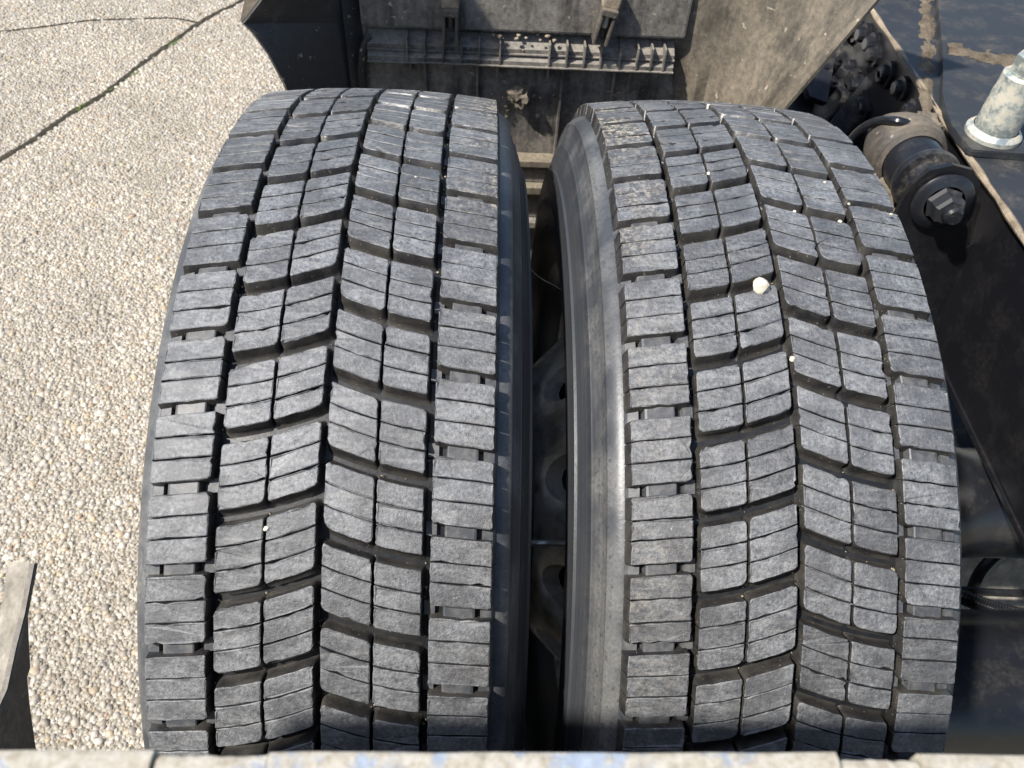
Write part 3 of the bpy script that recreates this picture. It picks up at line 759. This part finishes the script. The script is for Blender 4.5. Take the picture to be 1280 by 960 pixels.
for (u, v, d_, s_) in ((1112, 258, 1.14, .030), (1132, 274, 1.12, .024), (1098, 226, 1.16, .028), (1150, 168, 1.15, .026)):
    bm = bmesh.new(); bmesh.ops.create_icosphere(bm, subdivisions=4, radius=1); c_ = pD(u, v, d_)-A
    for q in bm.verts:
        q.co = q.co*s_*(1+.55*mnoise.fractal(q.co*2.1+c_*40, 1.0, 2.0, 4))+c_
    bm_obj('caked_dirt', bm, MUD_D, sh, True)
# bracket: ear round the washer running down to the axle
e1 = rt; wc = A+axd*.124
bk = empty('shock_bracket', wc); tag(bk, 'black steel bracket hanging below the shock absorber mount', 'bracket')
pl = [(-.048, .0), (-.043, .022), (-.027, .041), (0, .048), (.027, .041), (.043, .022), (.05, -.02), (.07, -.10), (.10, -.22), (.10, -.34), (-.02, -.34), (-.055, -.20), (-.056, -.06)]
e2 = axd.cross(e1).normalized(); e2 = e2 if e2.z > 0 else -e2
bm = bmesh.new(); prism(bm, [e1*x+e2*y for x, y in pl], -axd*.008)
bm_obj('bracket_plate', bm, WEBM, bk)
bm = bmesh.new(); pts3 = [e1*x+e2*y+axd*.0006 for x, y in ((.06, -.07), (.13, -.02), (.16, -.08), (.10, -.22))]; prism(bm, pts3, -axd*.006); bm_obj('stiffening_web', bm, WEBM, bk)

# diagonal strut, brackets and hoses in the dark behind the inner tyre
st = empty('chassis_crossmember', pD(1000, 120, 1.45)); tag(st, 'black pressed steel crossmember with bolt heads above the inner tyre', 'crossmember')
sti = Matrix.Translation(-pD(1000, 120, 1.45))
def stp(name, bm, mat, smooth=False):
    bm.transform(sti); return bm_obj(name, bm, mat, st, smooth)
bm = bmesh.new(); prism(bm, [pD(u, v, 1.45) for u, v in ((930, -60), (1180, -60), (1180, 240), (930, 240))], fw*.01); stp('backplate', bm, BLACK_D)
bm = bmesh.new(); prism(bm, [pD(1030, 165, 1.38), pD(1052, 175, 1.38), pD(1150, 85, 1.41), pD(1200, 0, 1.42), pD(1170, -20, 1.42)], fw*.02); stp('diagonal_brace', bm, BLACK_D)
bm = bmesh.new(); prism(bm, [pD(1090, 150, 1.38), pD(1108, 158, 1.38), pD(1146, 92, 1.40), pD(1128, 82, 1.40)], fw*.02); stp('dusty_strut', bm, MUD)
bm = bmesh.new(); prism(bm, [pD(990, 60, 1.42), pD(1046, 60, 1.42), pD(1034, 128, 1.41), pD(1012, 120, 1.41)], fw*.02); stp('tab', bm, BLACK_D)
for k, (u, v, s) in enumerate(((1030, 88, 9), (1038, 104, 12), (1100, 108, 13), (1078, 120, 12), (1110, 96, 10), (1058, 138, 13), (1092, 140, 11), (1022, 78, 9), (1010, 148, 10), (1122, 118, 9), (1070, 92, 10), (985, 120, 10), (1046, 78, 8), (1086, 82, 9))):
    p = pD(u, v, 1.425); r_ = s*.0012; bm = bmesh.new(); d = (-fw+rt*.25+up*.5).normalized()
    lathe(bm, [(-.02, r_), (0, r_), (.003, r_*.92), (.004, r_*.62), (.010, r_*.55), (.011, .0004)], p, d, 14); stp('bolt_head', bm, BLACK, True)
def hose(name, ctrl, r, mat, label, cat, wave=None, n=12):
    bm = bmesh.new(); tube(bm, spline(ctrl, n), r, 10, wave); return tag(bm_obj(name, bm, mat, None, True), label, cat)
hose('air_hose', [pD(1052, 205, 1.22), pD(1062, 178, 1.19), pD(1078, 160, 1.16), pD(1100, 151, 1.13), pD(1124, 152, 1.10), pD(1150, 162, 1.12), pD(1168, 180, 1.16)], .0062, BLACK, 'black air hose curving over the rubber shock absorber boot', 'hose')
hose('brake_hose', [pD(1130, 726, 1.30), pD(1205, 738, 1.28), pD(1290, 742, 1.27), pD(1400, 742, 1.27)], .0065, BLACK, 'thin black pipe crossing above the corrugated hose at right', 'pipe')
hose('corrugated_hose', [pD(1120, 715, 1.22), pD(1200, 745, 1.22), pD(1245, 762, 1.21), pD(1300, 772, 1.20), pD(1400, 770, 1.2)], .011, BLACK, 'black corrugated hose beside the lower right tyre edge', 'hose', wave=lambda i: 1+.16*(i % 2), n=26)
hose('looped_cable', [pD(1215, 745, 1.36), pD(1228, 715, 1.36), pD(1255, 690, 1.36), pD(1290, 675, 1.36), pD(1400, 665, 1.36)], .012, BLACK, 'dark looped cable lying under the axle at right', 'cable')
gp = pD(1240, 700, 1.40)
ug = empty('added_ground_shade', gp); tag(ug, 'added beige sheet standing in for shaded ground behind the looped cable', 'panel')  # added sheets that cover sunlit ground and stand in for its shade
bm = bmesh.new(); prism(bm, [pD(u, v, 1.40)-gp for u, v in ((1120, 650), (1440, 654), (1440, 800), (1120, 800))], fw*.006); bm_obj('shaded_ground_sheet', bm, PLATE, ug)
bm = bmesh.new(); prism(bm, [pD(u, v, 1.405)-gp for u, v in ((1120, 470), (1440, 474), (1440, 648), (1120, 644))], fw*.02); bm_obj('dark_shade_sheet', bm, BLACK_D, ug)  # added dark sheet in place of shade between tyre and frame web
# air spring under the rail
c1 = pD(1240, 860, 1.12)
as_ = empty('air_spring', (c1.x, c1.y, c1.z)); tag(as_, 'black cylindrical air bellows at lower right beside the inner tyre', 'air bellows')
bm = bmesh.new(); lathe(bm, [(-.20, .001), (-.20, .095), (-.19, .105), (.18, .105), (.20, .10), (.20, .001)], (0, 0, 0), (1, 0, 0), 48); bm_obj('bellows', bm, BLACK, as_, smooth=True)
for t in (-.15, .15):
    bm = bmesh.new(); lathe(bm, [(t-.012, .104), (t-.008, .1095), (t+.008, .1095), (t+.012, .104)], (0, 0, 0), (1, 0, 0), 48); bm_obj('retaining_band', bm, BLACK_D, as_, smooth=True)

# a stray hair-thin straw across the gap
bm = bmesh.new(); tube(bm, spline([pD(652, 322, .84), pD(672, 345, .83), pD(695, 358, .82), pD(712, 370, .80)], 6), .0005, 5)
tag(bm_obj('straw', bm, plain('straw', (.35, .30, .22)), None, True), 'hair thin dry straw bridging the gap between the tyres', 'straw')
